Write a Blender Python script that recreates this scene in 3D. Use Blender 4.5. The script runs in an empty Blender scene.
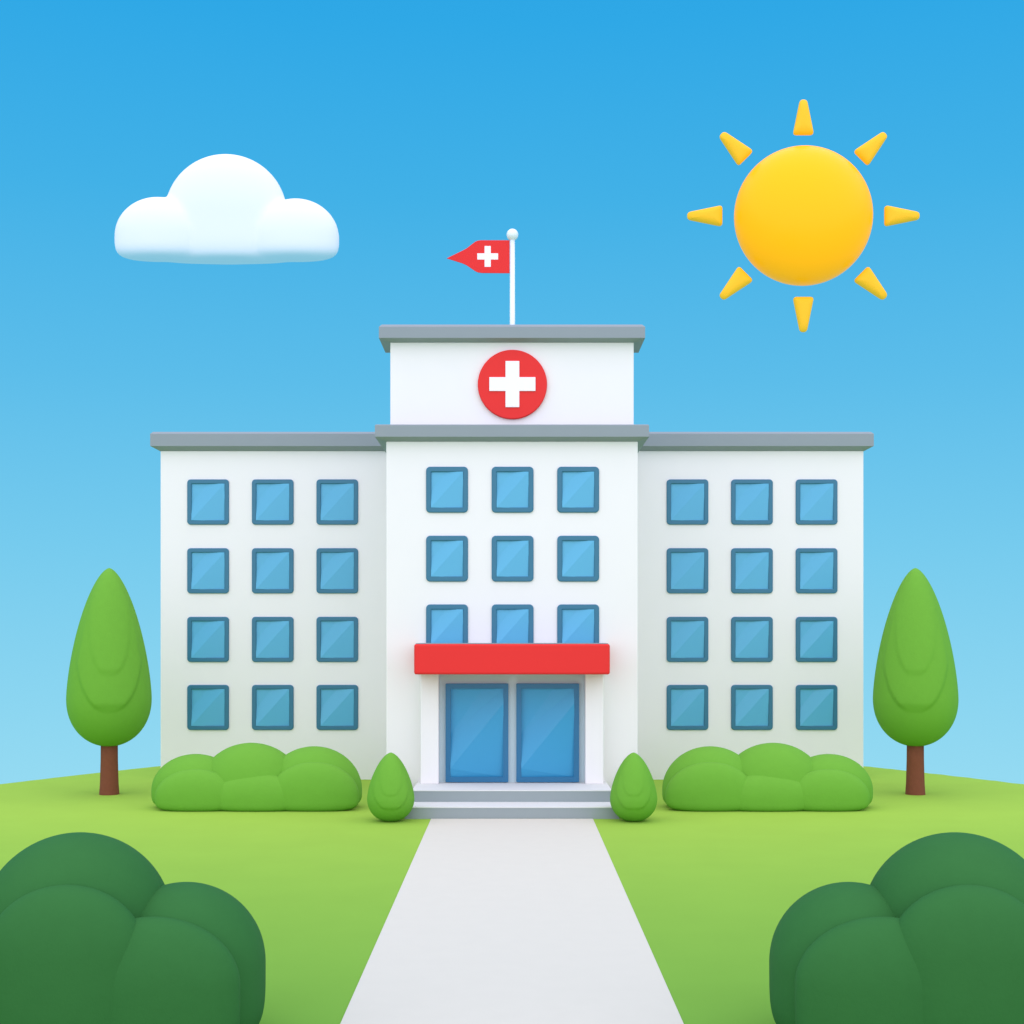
import bpy, bmesh, math
from mathutils import Vector
R = math.radians
S = bpy.context.scene
C = S.collection

# ---------------------------------------------------------------- camera
H = 8.32            # eye height in metres
F = 1320.0          # focal length in pixels (1024 wide)
HY = 636.0          # image row of the eye-level horizon
cd = bpy.data.cameras.new('camera'); cam = bpy.data.objects.new('camera', cd); C.objects.link(cam)
cam.location = (0, 0, H); cam.rotation_euler = (R(90), 0, 0)
cd.sensor_width = 36; cd.lens = 36 * F / 1024
cd.shift_y = (HY - 512) / 1024
cd.clip_start = 0.1; cd.clip_end = 3000
S.camera = cam

# ---------------------------------------------------------------- sky
def lin(c): return tuple((v/255/12.92 if v/255 <= .04045 else ((v/255+.055)/1.055)**2.4) for v in c)
W = bpy.data.worlds.new('World'); S.world = W; W.use_nodes = True
nt = W.node_tree; nt.nodes.clear()
tc = nt.nodes.new('ShaderNodeTexCoord'); sep = nt.nodes.new('ShaderNodeSeparateXYZ')
mr = nt.nodes.new('ShaderNodeMapRange'); mr.inputs[1].default_value = -0.10; mr.inputs[2].default_value = 0.45
rp = nt.nodes.new('ShaderNodeValToRGB')
bg = nt.nodes.new('ShaderNodeBackground'); wo = nt.nodes.new('ShaderNodeOutputWorld')
nt.links.new(tc.outputs['Generated'], sep.inputs[0]); nt.links.new(sep.outputs[2], mr.inputs[0])
nt.links.new(mr.outputs[0], rp.inputs[0]); nt.links.new(rp.outputs[0], bg.inputs[0]); nt.links.new(bg.outputs[0], wo.inputs[0])
stops = [(0.0, (148, 218, 242)), (0.30, (118, 203, 238)), (0.52, (92, 189, 234)), (0.75, (66, 177, 231)), (0.95, (47, 168, 230)), (1.0, (45, 166, 229))]
el = rp.color_ramp.elements
while len(el) < len(stops): el.new(0.5)
for e, (p, c) in zip(el, stops): e.position = p; e.color = (*lin(c), 1)
SKY = 1.0
bg.inputs[1].default_value = SKY

# ---------------------------------------------------------------- sun lamp
sl = bpy.data.lights.new('sun_lamp', 'SUN'); so = bpy.data.objects.new('sun_lamp', sl); C.objects.link(so)
sl.energy = 4.5; sl.angle = R(140); sl.color = (1.0, 0.78, 0.74)
SUN_EL = 60
so.rotation_euler = (R(90 - SUN_EL), 0, 0)      # shines from behind the camera, high up
so.location = (0, -20, 60)

S.view_settings.view_transform = 'Standard'; S.view_settings.look = 'None'
S.view_settings.exposure = 0.0; S.view_settings.gamma = 1.0
S.render.engine = 'CYCLES'

# ---------------------------------------------------------------- materials
def mat(name, col, rough=.6, spec=.3, var=0.0, scale=2.0, bump=0.0, bscale=20, coat=0.0, emit=None, es=0, sss=0, metal=0):
    m = bpy.data.materials.new(name); m.use_nodes = True; n = m.node_tree; b = n.nodes['Principled BSDF']
    b.inputs['Roughness'].default_value = rough
    b.inputs['Specular IOR Level'].default_value = spec
    b.inputs['Coat Weight'].default_value = coat; b.inputs['Coat Roughness'].default_value = .15
    b.inputs['Metallic'].default_value = metal
    co = n.nodes.new('ShaderNodeTexCoord')
    nz = n.nodes.new('ShaderNodeTexNoise'); nz.inputs['Scale'].default_value = scale; nz.inputs['Detail'].default_value = 4
    n.links.new(co.outputs['Object'], nz.inputs['Vector'])
    mx = n.nodes.new('ShaderNodeMix'); mx.data_type = 'RGBA'
    mx.inputs[6].default_value = (*[c*(1-var) for c in col], 1); mx.inputs[7].default_value = (*[min(1, c*(1+var)) for c in col], 1)
    n.links.new(nz.outputs['Fac'], mx.inputs[0]); n.links.new(mx.outputs[2], b.inputs['Base Color'])
    if bump:
        nb = n.nodes.new('ShaderNodeTexNoise'); nb.inputs['Scale'].default_value = bscale; nb.inputs['Detail'].default_value = 3
        bp = n.nodes.new('ShaderNodeBump'); bp.inputs['Strength'].default_value = bump; bp.inputs['Distance'].default_value = .05
        n.links.new(co.outputs['Object'], nb.inputs['Vector']); n.links.new(nb.outputs['Fac'], bp.inputs['Height']); n.links.new(bp.outputs[0], b.inputs['Normal'])
    if emit: b.inputs['Emission Color'].default_value = (*emit, 1); b.inputs['Emission Strength'].default_value = es
    if sss: b.inputs['Subsurface Weight'].default_value = sss; b.inputs['Subsurface Radius'].default_value = (1, 1, 1)
    return m
M = dict(
    wall=mat('white_plaster', (.83, .80, .795), .8, .15, .01, .6),
    stone=mat('grey_roof_edge', (.268, .305, .33), .7, .2, .02, 1.2),
    frame=mat('window_frame', (.03, .16, .26), .4, .4, .02),
    glass=mat('blue_glass', (.105, .405, .63), .35, .3, .01, 1),
    doorframe=mat('door_frame', (.02, .15, .30), .3, .4, .02),
    doorglass=mat('door_glass', (.045, .31, .55), .35, .35, .01, 1),
    casing=mat('door_casing', (.57, .70, .73), .6, .2, .01),
    red=mat('red_paint', (.76, .028, .026), .5, .2, .01),
    white=mat('white_paint', (.88, .83, .86), .5, .3, .01),
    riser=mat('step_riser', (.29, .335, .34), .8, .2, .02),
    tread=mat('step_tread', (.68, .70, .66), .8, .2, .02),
    path=mat('pale_concrete', (.62, .60, .50), .9, .1, .02, 1.5),
    leaf=mat('clipped_leaves', (.142, .37, .036), .75, .15, .04, 3, .12, 9),
    dark=mat('dark_leaves', (.031, .142, .034), .8, .1, .04, 3, .1, 9),
    bark=mat('bark', (.20, .062, .032), .8, .2, .12, 6, .25, 14),
    flag=mat('red_cloth', (.78, .035, .035), .7, .15, .01),
    pole=mat('white_metal', (.80, .86, .88), .3, .5, .01),
    cloud=mat('cloud_white', (.79, .79, .81), 1, 0, .0, 1, 0, 1, 0),
    sun=mat('sun_yellow', (.92, .42, .003), .36, .15, .0, 1, 0, 1, 0, (1.0, .31, .0), .42),
    ray=mat('sun_ray', (.80, .43, .01), .6, .3, .0, 1, 0, 1, 0, (1.0, .45, .0), .25),
)
# lawn: yellower turf near the building, greener towards the camera
g = M['grass'] = bpy.data.materials.new('lawn_turf'); g.use_nodes = True; n = g.node_tree; b = n.nodes['Principled BSDF']
b.inputs['Roughness'].default_value = .95; b.inputs['Specular IOR Level'].default_value = .05
co = n.nodes.new('ShaderNodeTexCoord'); sp = n.nodes.new('ShaderNodeSeparateXYZ'); m1 = n.nodes.new('ShaderNodeMapRange')
m1.inputs[1].default_value = 26; m1.inputs[2].default_value = 62
cr = n.nodes.new('ShaderNodeValToRGB'); cr.color_ramp.elements[0].color = (.165, .375, .052, 1); cr.color_ramp.elements[1].color = (.335, .54, .070, 1)
nz = n.nodes.new('ShaderNodeTexNoise'); nz.inputs['Scale'].default_value = .35; nz.inputs['Detail'].default_value = 5
mx = n.nodes.new('ShaderNodeMix'); mx.data_type = 'RGBA'; mx.blend_type = 'MULTIPLY'; mx.inputs[0].default_value = .10
n.links.new(co.outputs['Object'], sp.inputs[0]); n.links.new(sp.outputs[1], m1.inputs[0]); n.links.new(m1.outputs[0], cr.inputs[0])
n.links.new(co.outputs['Object'], nz.inputs['Vector']); n.links.new(cr.outputs[0], mx.inputs[6]); n.links.new(nz.outputs['Fac'], mx.inputs[7])
n.links.new(mx.outputs[2], b.inputs['Base Color'])

# ---------------------------------------------------------------- helpers
def X(px, d): return (px - 512) * d / F
def Z(py, d): return H - (py - HY) * d / F
def tag(o, label=None, cat=None, group=None, kind=None):
    for k, v in (('label', label), ('category', cat), ('group', group), ('kind', kind)):
        if v: o[k] = v
    return o
def thing(name, loc, label, cat, group=None):
    o = bpy.data.objects.new(name, None); C.objects.link(o); o.location = loc; o.empty_display_size = .5
    return tag(o, label, cat, group)
def link(name, bm, material, parent=None, loc=(0, 0, 0), smooth=False):
    me = bpy.data.meshes.new(name); bm.normal_update(); bm.to_mesh(me); bm.free(); me.materials.append(material)
    if smooth:
        for p in me.polygons: p.use_smooth = True
    o = bpy.data.objects.new(name, me); C.objects.link(o); o.location = loc
    if parent: o.parent = parent
    return o
def box(bm, x0, x1, y0, y1, z0, z1, bev=0.0, seg=2):
    r = bmesh.ops.create_cube(bm, size=1); vs = r['verts']
    for v in vs: v.co = Vector(((x0+x1)/2 + v.co.x*(x1-x0), (y0+y1)/2 + v.co.y*(y1-y0), (z0+z1)/2 + v.co.z*(z1-z0)))
    if bev:
        es = list({e for v in vs for e in v.link_edges})
        bmesh.ops.bevel(bm, geom=es, offset=bev, segments=seg, affect='EDGES', profile=.5)
def pillow(bm, outline, c, y, T, p=2.3, rings=22, back=None):
    """solid body with the given x-z outline, swelling by T towards both sides of depth y"""
    n = len(outline); Tb = back or T
    def ring(a, t):
        s = math.cos(a); k = (max(0, 1 - s**p))**(1/p)
        return [bm.verts.new((c[0] + s*(q[0]-c[0]), y + t*k, c[1] + s*(q[1]-c[1]))) for q in outline]
    mid = ring(0, 0)
    for t in (-T, Tb):
        prev = mid
        for i in range(1, rings):
            cur = ring(i/rings*math.pi/2, t)
            for j in range(n):
                f = (prev[j], prev[(j+1) % n], cur[(j+1) % n], cur[j])
                bm.faces.new(f)
            prev = cur
        tip = bm.verts.new((c[0], y + t, c[1]))
        for j in range(n): bm.faces.new((prev[j], prev[(j+1) % n], tip))
    bmesh.ops.recalc_face_normals(bm, faces=bm.faces)
def revolve(bm, prof, cx, cy, n=64):
    rings = []
    for r, z in prof:
        rings.append([bm.verts.new((cx + r*math.cos(2*math.pi*k/n), cy + r*math.sin(2*math.pi*k/n), z)) for k in range(n)])
    for a, b_ in zip(rings, rings[1:]):
        for k in range(n): bm.faces.new((a[k], a[(k+1) % n], b_[(k+1) % n], b_[k]))
    bm.faces.new(rings[0][::-1]); bm.faces.new(rings[-1])
    bmesh.ops.recalc_face_normals(bm, faces=bm.faces)
def prism(bm, pts, y0, y1, bev=0.0, seg=2):
    a = [bm.verts.new((x, y0, z)) for x, z in pts]; b_ = [bm.verts.new((x, y1, z)) for x, z in pts]
    fs = [bm.faces.new(a), bm.faces.new(b_[::-1])]
    n = len(pts)
    for i in range(n): bm.faces.new((a[i], b_[i], b_[(i+1) % n], a[(i+1) % n]))
    bmesh.ops.recalc_face_normals(bm, faces=bm.faces)
    if bev: bmesh.ops.bevel(bm, geom=list(fs[0].edges), offset=bev, segments=seg, affect='EDGES', profile=.5)
def cross_pts(cx, cz, a, t):
    return [(cx-t, cz-a), (cx+t, cz-a), (cx+t, cz-t), (cx+a, cz-t), (cx+a, cz+t), (cx+t, cz+t), (cx+t, cz+a), (cx-t, cz+a), (cx-t, cz+t), (cx-a, cz+t), (cx-a, cz-t), (cx-t, cz-t)]
def rrect(x0, x1, z0, z1, r, n=6):
    P = []
    for cx, cz, a in ((x1-r, z1-r, 0), (x0+r, z1-r, 90), (x0+r, z0+r, 180), (x1-r, z0+r, 270)):
        for k in range(n+1): P.append((cx + r*math.cos(R(a+90*k/n)), cz + r*math.sin(R(a+90*k/n))))
    return P
def lobes_outline(lobes, x0, x1, zb, rc, n=260, low=None):
    """closed outline: union of round lobes (cx, cz, r) above, flat bottom zb with corner radius rc"""
    def top(x):
        z = zb
        for cx, cz, r in lobes:
            if abs(x-cx) <= r: z = max(z, cz + math.sqrt(r*r-(x-cx)**2))
        return z
    cz0 = zb + rc; P = []
    for k in range(n+1):
        t = .5 - .5*math.cos(math.pi*k/n)
        x = x0 + (x1-x0)*t; P.append((x, max(top(x), cz0)))
    for k in range(1, 13): a = R(90*k/12); P.append((x1 - rc + rc*math.cos(a), cz0 - rc*math.sin(a)))
    m = 20
    for k in range(1, m): P.append((x1-rc + (x0-x1+2*rc)*k/m, zb))
    for k in range(0, 12): a = R(90*k/12); P.append((x0 + rc - rc*math.sin(a), cz0 - rc*math.cos(a)))
    Q = [P[0]]
    for q in P[1:]:
        if (q[0]-Q[-1][0])**2 + (q[1]-Q[-1][1])**2 > 1e-6: Q.append(q)
    return Q

# ---------------------------------------------------------------- the ground
def ground_z(x, y):
    d0 = max(60, 99.8 - .032*x*x); t = y - d0
    if t <= 0: return 0.0
    k = .02
    return -k*t*t if t < 14 else -k*196 - .56*(t-14)
bm = bmesh.new()
xs = [-55 + i for i in range(111)]
ys = [22, 40, 55] + [60 + i*.75 for i in range(80)] + [125, 140]
grid = [[bm.verts.new((x, y, ground_z(x, y))) for x in xs] for y in ys]
for j in range(len(ys)-1):
    for i in range(len(xs)-1): bm.faces.new((grid[j][i], grid[j][i+1], grid[j+1][i+1], grid[j+1][i]))
tag(link('lawn', bm, M['grass'], smooth=True), kind='structure')
bm = bmesh.new(); box(bm, -3.68, 3.68, 22.01, 59.99, -.2, .02, .006, 1)
tag(link('path', bm, M['path']), kind='structure')

bm = bmesh.new(); box(bm, -55, 55, -70, 22, -.3, .015)  # unseen paving added behind the camera for neutral bounce light on the facade
tag(link('bounce_paving', bm, M['path']), kind='structure')

# ---------------------------------------------------------------- the building
DC, DP, DW = 65.5, 66.0, 76.5        # distances of the central, top and wing fronts
BACK = 86.5
B = thing('hospital_building', (0, DC, 0), 'white four storey hospital with grey flat roofs, blue windows and red entrance canopy', 'building')
def bl(name, bm, m, parent=None, loc=(0, 0, 0), smooth=False):     # shapes given in place, stored relative to the building's base
    if parent is None:
        for v in bm.verts: v.co.y -= DC
        parent = B
    return link(name, bm, m, parent, loc, smooth)
zc = Z(441.5, DC); zw = Z(451, DW); zp = Z(342.5, DP)
HC = X(637.8, DC); HPW = X(633.7, DP); HW = X(863.5, DW)
bm = bmesh.new(); box(bm, -HC, HC, DC, BACK, -.3, zc, .03); bl('wall', bm, M['wall'])
for s in (-1, 1):
    bm = bmesh.new(); a, c = sorted((s*(HC-.5), s*HW)); box(bm, a, c, DW, BACK-.5, -.3, zw, .03); bl('wall', bm, M['wall'])
def cornice(x0, x1, y0, y1, zwall, zf, zt, over, tb=.10):
    """flat roof slab with an outward-sloping soffit and a small chamfer on the top edge"""
    bm = bmesh.new()
    rows = [(0, zwall), (over, zf), (over, zt - tb), (over - tb, zt)]
    L = [[bm.verts.new(p) for p in ((x0-o, y0-o, z), (x1+o, y0-o, z), (x1+o, y1+o, z), (x0-o, y1+o, z))] for o, z in rows]
    for p, q in zip(L, L[1:]):
        for k in range(4): bm.faces.new((p[k], p[(k+1) % 4], q[(k+1) % 4], q[k]))
    bm.faces.new(L[0][::-1]); bm.faces.new(L[-1])
    bmesh.ops.recalc_face_normals(bm, faces=bm.faces)
    bl('roof', bm, M['stone'])
cz_top = Z(424, DC-.6)
cornice(-HC, HC, DC, BACK, zc, Z(436.4, DC-.6), cz_top, .51, .05)
for s in (-1, 1):
    a, c = sorted((s*(HC+.0), s*HW)); o = .47
    cornice(a if s > 0 else a, c, DW, BACK-.5, zw, Z(446, DW-o), Z(431.5, DW-o), o, .13)
bm = bmesh.new(); box(bm, -HPW, HPW, DP, DP+2.4, cz_top-.05, zp, .02); bl('upper_wall', bm, M['wall'])
cornice(-HPW, HPW, DP, DP+2.4, zp, Z(337.5, DP-.6), Z(323.5, DP-.6), .52, .14)

# windows: one kind, copied
def window_mesh(w, h, fw=.255):
    bm = bmesh.new()
    out = rrect(-w/2, w/2, -h/2, h/2, .20); inn = rrect(-w/2+fw, w/2-fw, -h/2+fw, h/2-fw, .02)
    n = len(out)
    L = []
    bv = .035
    def lp(pts, y): return [bm.verts.new((x, y, z)) for x, z in pts]
    outb = rrect(-w/2+bv, w/2-bv, -h/2+bv, h/2-bv, .18); innb = rrect(-w/2+fw-bv, w/2-fw+bv, -h/2+fw-bv, h/2-fw+bv, .04)
    seq = [lp(out, .02), lp(out, -.07), lp(outb, -.10), lp(innb, -.10), lp(inn, -.07), lp(inn, .02)]
    for p, q in zip(seq, seq[1:]):
        for k in range(n): bm.faces.new((p[k], p[(k+1) % n], q[(k+1) % n], q[k]))
    bmesh.ops.recalc_face_normals(bm, faces=bm.faces)
    return bm
def pane_mesh(w, h, y, a, b_, lift, under=False):
    """glazing with an added diagonal fold imitating a reflection streak: a band of it leans slightly upwards, the rest falls back to the frame"""
    bm = bmesh.new()
    def V(p, k, yy=None): return bm.verts.new((p[0]*w, (y - lift*k) if yy is None else yy, p[1]*h))
    TL, TR, BL, BR = (-.5, .5), (.5, .5), (-.5, -.5), (.5, -.5)
    ka, kb = (1, 0) if under else (0, 1)          # which edge of the streak fold stands proud
    tl, a0, a1, b0, b1, br = V(TL, 0), V(a[0], ka), V(a[1], ka), V(b_[0], kb), V(b_[1], kb), V(BR, 0)
    bm.faces.new((tl, a0, a1))
    ring = [tl, a0, b0]
    if b_[0] != BL: bl_ = V(BL, .55*kb); ring.append(bl_)
    ring += [br, b1]
    if b_[1] != TR: tr = V(TR, .5); ring.append(tr)
    ring.append(a1)
    if b_[1] != TR: bm.faces.new((a0, b0, b1)); bm.faces.new((a0, b1, tr)); bm.faces.new((a0, tr, a1))
    else: bm.faces.new((a0, b0, b1, a1))
    if b_[0] != BL: bm.faces.new((b0, bl_, br)); bm.faces.new((b0, br, b1))
    else: bm.faces.new((b0, br, b1))
    back = [bm.verts.new((v.co.x, y+.03, v.co.z)) for v in ring]
    n = len(ring)
    for k in range(n): bm.faces.new((ring[k], ring[(k+1) % n], back[(k+1) % n], back[k]))
    bm.faces.new(back)
    bmesh.ops.recalc_face_normals(bm, faces=bm.faces)
    return bm
STREAK_FOLD = (((-.5, -.02), (-.02, .5)), ((-.5, -.5), (.5, .5)))  # added fold lines that give each pane its reflection streak
protos = {}
def windows(d, cols, rows, wpx, hpx, kind):
    for ry in rows:
        for cx in cols:
            if kind not in protos:
                w, h = wpx*d/F, hpx*d/F
                o = link('window', window_mesh(w, h), M['frame'], B)
                q = link('pane', pane_mesh(w-.49, h-.49, -.008, *STREAK_FOLD, .11), M['glass'], o)
                protos[kind] = (o, q); first = True
            else:
                o0, q0 = protos[kind]; o = o0.copy(); C.objects.link(o); q = q0.copy(); C.objects.link(q); q.parent = o; o.parent = B
            o.location = (X(cx, d), d - DC, Z(ry, d))
windows(DC, (447.1, 512.6, 578.1), (489.8, 558.7, 627.3), 41.8, 45.8, 'central')
windows(DW, (208.3, 272.9, 337.4, 687.4, 751.8, 816.4), (502.1, 570.8, 639.4, 707.4), 41.6, 45.2, 'wing')

# entrance
DCOL = 64.5
zl = 1.10                                  # landing level
zcan0, zcan1 = Z(674.5, 63), Z(644, 63)
for s in (-1, 1):
    bm = bmesh.new(); a, c = sorted((s*X(585.3, DCOL), s*X(603.6, DCOL)))
    box(bm, a, c, DCOL, DC+.1, zl-.01, zcan0+.1, .04); bl('column', bm, M['wall'])
DD = 65.15
bm = bmesh.new(); xi = X(585.3, DCOL) + .02
box(bm, -xi, xi, DD, DC+.15, zl-.01, zcan0+.05); bl('door_surround', bm, M['casing'])
for x0, x1 in ((445.8, 508.4), (516.3, 578.9)):
    d = DD; w = X(x1, d)-X(x0, d); z0, z1 = zl+.03, Z(683.3, d); h = z1-z0
    bm = bmesh.new(); fw = .25
    a_ = rrect(-w/2, w/2, 0, h, .05); i_ = rrect(-w/2+fw, w/2-fw, fw, h-fw, .02)
    def lp(pts, y): return [bm.verts.new((x, y, z)) for x, z in pts]
    seq = [lp(a_, .02), lp(a_, -.24), lp(i_, -.24), lp(i_, .02)]
    for p, q in zip(seq, seq[1:]):
        for k in range(len(a_)): bm.faces.new((p[k], p[(k+1) % len(a_)], q[(k+1) % len(a_)], q[k]))
    bmesh.ops.recalc_face_normals(bm, faces=bm.faces)
    o = link('door', bm, M['doorframe'], B, ((X(x0, d)+X(x1, d))/2, d-DC, z0))
    pb = pane_mesh(w-2*fw+.02, h-2*fw+.02, -.015, ((-.5, -.02), (.12, .5)), ((-.5, -.40), (.5, .33)), .27)  # door glass gets an invented fold for its streak too
    for v in pb.verts: v.co.z += h/2
    link('pane', pb, M['doorglass'], o)
bm = bmesh.new(); hx = X(610, 63); box(bm, -hx, hx, 63, DC+.2, zcan0, zcan1, .10, 3); bl('canopy', bm, M['red'])
bm = bmesh.new(); box(bm, -hx+.08, hx-.08, 63.08, DC-.002, zcan1+.001, zcan1+.035); bl('canopy_bounce_cover', bm, M['stone'])  # added grey cover, keeps red bounce off the wall and windows
# steps: riser body with a lighter tread slab on each
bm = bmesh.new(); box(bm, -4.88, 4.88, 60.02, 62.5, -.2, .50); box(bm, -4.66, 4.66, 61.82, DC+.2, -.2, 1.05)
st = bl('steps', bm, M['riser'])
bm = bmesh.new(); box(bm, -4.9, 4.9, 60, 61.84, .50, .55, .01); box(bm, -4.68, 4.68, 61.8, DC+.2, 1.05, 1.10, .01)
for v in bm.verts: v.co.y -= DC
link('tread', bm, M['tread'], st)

# ---------------------------------------------------------------- round sign
d = DP; cx, cz = X(512.4, d), Z(385, d)
sg = thing('round_sign', (cx, d, cz), 'round red sign with a white cross mounted high on the top storey', 'sign')
bm = bmesh.new(); r0 = 34.6*d/F; prism(bm, [(r0*math.cos(2*math.pi*k/96), r0*math.sin(2*math.pi*k/96)) for k in range(96)], -.20, .02, .05, 3)
link('disc', bm, M['red'], sg)
bm = bmesh.new(); prism(bm, cross_pts(0, 0, 23*d/F, 6.9*d/F), -.26, -.19, .012, 1); link('cross', bm, M['white'], sg)

# ---------------------------------------------------------------- flagpole and flag
d = 67.0; zt = Z(323.5, DP-.6)
fp = thing('flagpole', (X(512.4, d), d, zt), 'thin white flagpole with a round ball top on the hospital roof', 'flagpole')
rp_ = 2.7*d/F; ztop = Z(237, d) - zt
bm = bmesh.new(); revolve(bm, [(rp_*1.15, 0), (rp_, .1), (rp_*.92, ztop)], 0, 0, 24); link('pole', bm, M['pole'], fp, smooth=True)
bm = bmesh.new(); bmesh.ops.create_uvsphere(bm, u_segments=32, v_segments=20, radius=5.9*d/F); link('ball', bm, M['pole'], fp, (0, 0, Z(234.8, d)-zt), True)
fl = [(509.6, 240.4), (480.5, 240.4), (477.5, 240.9), (475, 242), (466.5, 248.6), (462, 251), (446.8, 258.4), (462, 263.2), (466.5, 265.2), (475.5, 271.3), (478, 272.4), (482, 273), (509.6, 273.2)]
fo = (X(510, d), d, Z(257, d))
bm = bmesh.new(); prism(bm, [(X(x, d)-fo[0], Z(y, d)-fo[2]) for x, y in fl], -.03, .03)
bm2 = bm
fg = link('flag', bm, M['flag'], None, fo); tag(fg, 'small red pointed flag with a white cross flying left from the flagpole', 'flag')
bm = bmesh.new(); prism(bm, cross_pts(X(487.7, d)-fo[0], Z(256.6, d)-fo[2], 10.4*d/F, 3.1*d/F), -.036, .036); link('cross', bm, M['white'], fg)

# ---------------------------------------------------------------- trees
def interp(tbl, t):
    for (a, ra), (b_, rb) in zip(tbl, tbl[1:]):
        if t <= b_: return ra + (rb-ra)*(t-a)/(b_-a)
    return tbl[-1][1]
def egg(bm, cx, cy, z0, z1, r, k, face, patch, n=200, m=150):
    """egg-shaped body, widest k of the way up; on the near and far side a drop-shaped highlight is modelled in as a thicker
    tier (patch = how far down it reaches, its width, its thickness) tilted up to catch light"""
    hh = z1-z0; rows = []; pb, pwid, pth = patch
    for i in range(m+1):
        a = math.pi*i/m; t = (1-math.cos(a))/2        # 0 bottom .. 1 top
        if t < k: rr = (1-((k-t)/k)**2.15)**.5
        else:
            u = (t-k)/(1-k); rr = (1-u**1.5)**.62 if u < 1 else 0
        rr = max(rr, .004); row = []
        for q in range(n):
            ph = 2*math.pi*q/n; sx = abs(math.sin(ph-face)); ex = 0
            for b0, w0, th in ((pb, pwid, pth), (pb+.2, pwid*.6, pth*.5)):  # two nested reliefs shaped to imitate the pale highlights on the foliage
                u = (t-b0)/(1-b0)
                if u > 0:
                    wf = min(w0*math.sqrt(1-(1-min(u/.42, 1))**2), .80*rr)
                    e = max(0, min(1, (wf-sx*rr)/.11 + .5)); e = e*e*(3-2*e)
                    e *= max(0, min(1, u/.06)); ex += th*e*max(0, (1-u))**1.2
            R_ = r*rr + ex
            row.append(bm.verts.new((cx+R_*math.cos(ph), cy+R_*math.sin(ph), z0+hh*t)))
        rows.append(row)
    for p, q in zip(rows, rows[1:]):
        for k_ in range(n): bm.faces.new((p[k_], p[(k_+1) % n], q[(k_+1) % n], q[k_]))
    bm.faces.new(rows[0][::-1]); bm.faces.new(rows[-1])
def make_tree(cx_px, label):
    d = 69.4; t = thing('tree', (X(cx_px, d), d, 0), label, 'tree', 'clipped cone trees beside the hospital')
    zb, zt_ = Z(746.5, d), Z(568, d)
    bm = bmesh.new(); revolve(bm, [(9.9*d/F, -.1), (9.7*d/F, .05), (9.0*d/F, .6), (8.4*d/F, 1.8), (8.2*d/F, zb+.8)], 0, 0, 32); link('trunk', bm, M['bark'], t, smooth=True)
    bm = bmesh.new(); egg(bm, 0, 0, zb, zt_, 41*d/F, .27, math.atan2(-d, -X(cx_px, d)), (.20, .74, .13))
    link('crown', bm, M['leaf'], t, smooth=True)
    return t
make_tree(109.3, 'tall pointed green tree with brown trunk on the lawn left of the hospital')
make_tree(915.3, 'tall pointed green tree with brown trunk on the lawn right of the hospital')
def make_shrub(cx_px, label):
    d = 59.4; o = (X(cx_px, d), d, 0)
    bm = bmesh.new(); egg(bm, 0, 0, -.04, Z(752.5, d), 23.6*d/F, .34, math.atan2(-d, -X(cx_px, d)), (.20, .74, .06), 140, 100)
    tag(link('shrub', bm, M['leaf'], None, o, True), label, 'shrub', 'egg shaped shrubs beside the steps')
make_shrub(390.8, 'small egg-shaped green shrub at the left end of the entrance steps')
make_shrub(633.6, 'small egg-shaped green shrub at the right end of the entrance steps')

# ---------------------------------------------------------------- rounded foliage and cloud bodies
def blob(bm, cx, cy, cz, rx, ry, up, down, flat=.5, pxy=1.0, eu=1.0, nu=72, nv=44):
    """smooth round body: domed above cz, filling out to a flat base below it"""
    def pw(v, e): return math.copysign(abs(v)**e, v)
    rows = []
    for i in range(nv+1):
        a = -math.pi/2 + math.pi*i/nv
        if a < 0: cr_, z = pw(math.cos(a), flat), pw(math.sin(a), flat)*down
        else: cr_, z = pw(math.cos(a), eu), pw(math.sin(a), eu)*up
        cr_ = max(cr_, 1e-4)
        rows.append([bm.verts.new((cx + rx*cr_*pw(math.cos(t), pxy), cy + ry*cr_*pw(math.sin(t), pxy), cz+z)) for t in (2*math.pi*k/nu for k in range(nu))])
    for p, q in zip(rows, rows[1:]):
        for k in range(nu): bm.faces.new((p[k], p[(k+1) % nu], q[(k+1) % nu], q[k]))
    bm.faces.new(rows[0][::-1]); bm.faces.new(rows[-1])
def blob_set(name, d, f, cpx, base_z, specs, material):
    """specs: (centre px, top px, half width px, centre row px, half depth m, forward m, flat, pxy)"""
    s_ = d/F; o = (X(f(cpx), d), d, 0); bm = bmesh.new()
    for px, top, rx, row, ry, fw, flat, pxy in specs:
        e = d-fw; s_ = e/F; cz = Z(row, e)
        blob(bm, X(f(px), e)-o[0], -fw, cz, rx*s_, ry, (row-top)*s_, cz-base_z, flat, pxy)
    return link(name, bm, material, None, o, True)
# ---------------------------------------------------------------- hedges
def hedge(mir, label):
    f = (lambda x: 1024.3-x) if mir else (lambda x: x)
    o = blob_set('hedge', 64.2, f, 257, -.05, [
        (195.5, 754, 43.5, 790, 1.45, 0, .5, 1), (251, 742.8, 52, 790, 1.6, 0, .5, 1), (314, 746.3, 48, 790, 1.5, 0, .5, 1),
        (196, 769, 41, 797, .75, 1.10, .5, .9), (256, 773, 47, 799, .75, 1.12, .5, .9), (314, 762, 45, 796, .75, 1.10, .5, .9),
        (257, 782, 100, 796, 1.45, .2, .5, .6)], M['leaf'])
    tag(o, label, 'hedge', 'low rounded hedges in front of the wings')
hedge(False, 'low bright green hedge with three humps in front of the left wing')
hedge(True, 'low bright green hedge with three humps in front of the right wing')

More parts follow.
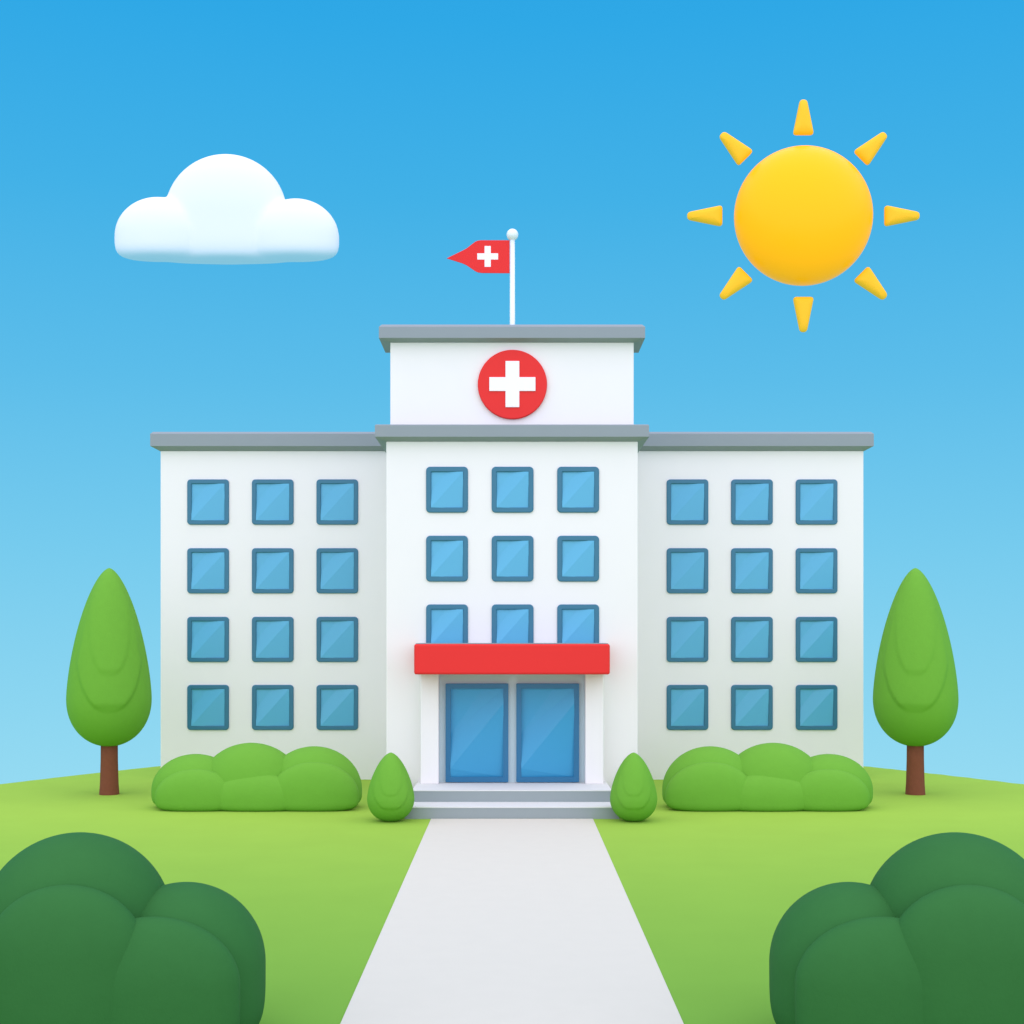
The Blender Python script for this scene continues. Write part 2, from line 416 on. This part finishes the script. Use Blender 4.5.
# ---------------------------------------------------------------- dark foreground bushes
def bush(mir, dx, label):
    f = (lambda x: 1024-x+dx) if mir else (lambda x: x)
    o = blob_set('bush', 27.0, f, 110, -.03, [
        (77, 833, 94, 927, 1.7, 0, .45, 1), (183.5, 883, 81, 964, 1.55, 0, .45, 1),
        (66, 885, 80, 955, .7, 1.5, .45, 1), (152, 917, 88, 985, .7, 1.35, .45, 1)], M['dark'])
    tag(o, label, 'bush', 'dark rounded bushes in the foreground corners')
bush(False, 0, 'big dark green rounded bush in the near left corner of the lawn')
bush(True, 11, 'big dark green rounded bush in the near right corner of the lawn')

# ---------------------------------------------------------------- cloud
o = blob_set('cloud', 400.0, lambda x: x, 227, Z(261.5, 400), [
    (226, 154, 61.5, 214, 6.5, 0, .30, 1), (158, 197, 43.5, 236, 6, 2.2, .42, 1), (296, 198.5, 43.5, 238, 6, 2.2, .42, 1),
    (227, 215, 76, 235, 5, -.5, .3, .8)], M['cloud'])
rm = o.modifiers.new('merge', 'REMESH'); rm.mode = 'VOXEL'; rm.voxel_size = .35; rm.use_smooth_shade = True
sm = o.modifiers.new('soften', 'SMOOTH'); sm.factor = .6; sm.iterations = 60
tag(o, 'single puffy white cloud with a flat base in the blue sky', 'cloud')

# ---------------------------------------------------------------- the big yellow sun
d = 400.0; s = d/F
sn = thing('sun', (X(803.3, d), d, Z(216, d)), 'big round yellow sun with eight short rays in the upper right sky', 'sun')
bm = bmesh.new(); bmesh.ops.create_uvsphere(bm, u_segments=96, v_segments=64, radius=69*s)
for v in bm.verts: v.co.y *= .6
link('disc', bm, M['sun'], sn, smooth=True)
base = None
for k in range(8):
    if base is None:
        bm = bmesh.new(); P = []
        r1, r2 = 3.6, 2.8
        pts = [(-10.6, 81), (10.6, 81), (3.4, 116.2), (-3.4, 116.2)]
        # rounded trapezoid
        n4 = len(pts)
        for i in range(n4):
            p0, p1, p2 = Vector(pts[i-1]), Vector(pts[i]), Vector(pts[(i+1) % n4])
            rr = 3.8 if i < 2 else 3.2
            a = p1 + (p0-p1).normalized()*rr; c = p1 + (p2-p1).normalized()*rr
            for q in range(7):
                t = q/6; P.append(tuple((a*(1-t)**2 + p1*2*t*(1-t) + c*t*t)))
        P = [(x*s, z*s) for x, z in P]
        pillow(bm, P, (0, 93*s), 0, 6*s, 2.4, 14)
        base = link('ray', bm, M['ray'], sn, smooth=True); r = base
    else:
        r = base.copy(); C.objects.link(r); r.parent = sn
    r.rotation_euler = (0, R(45*k), 0)
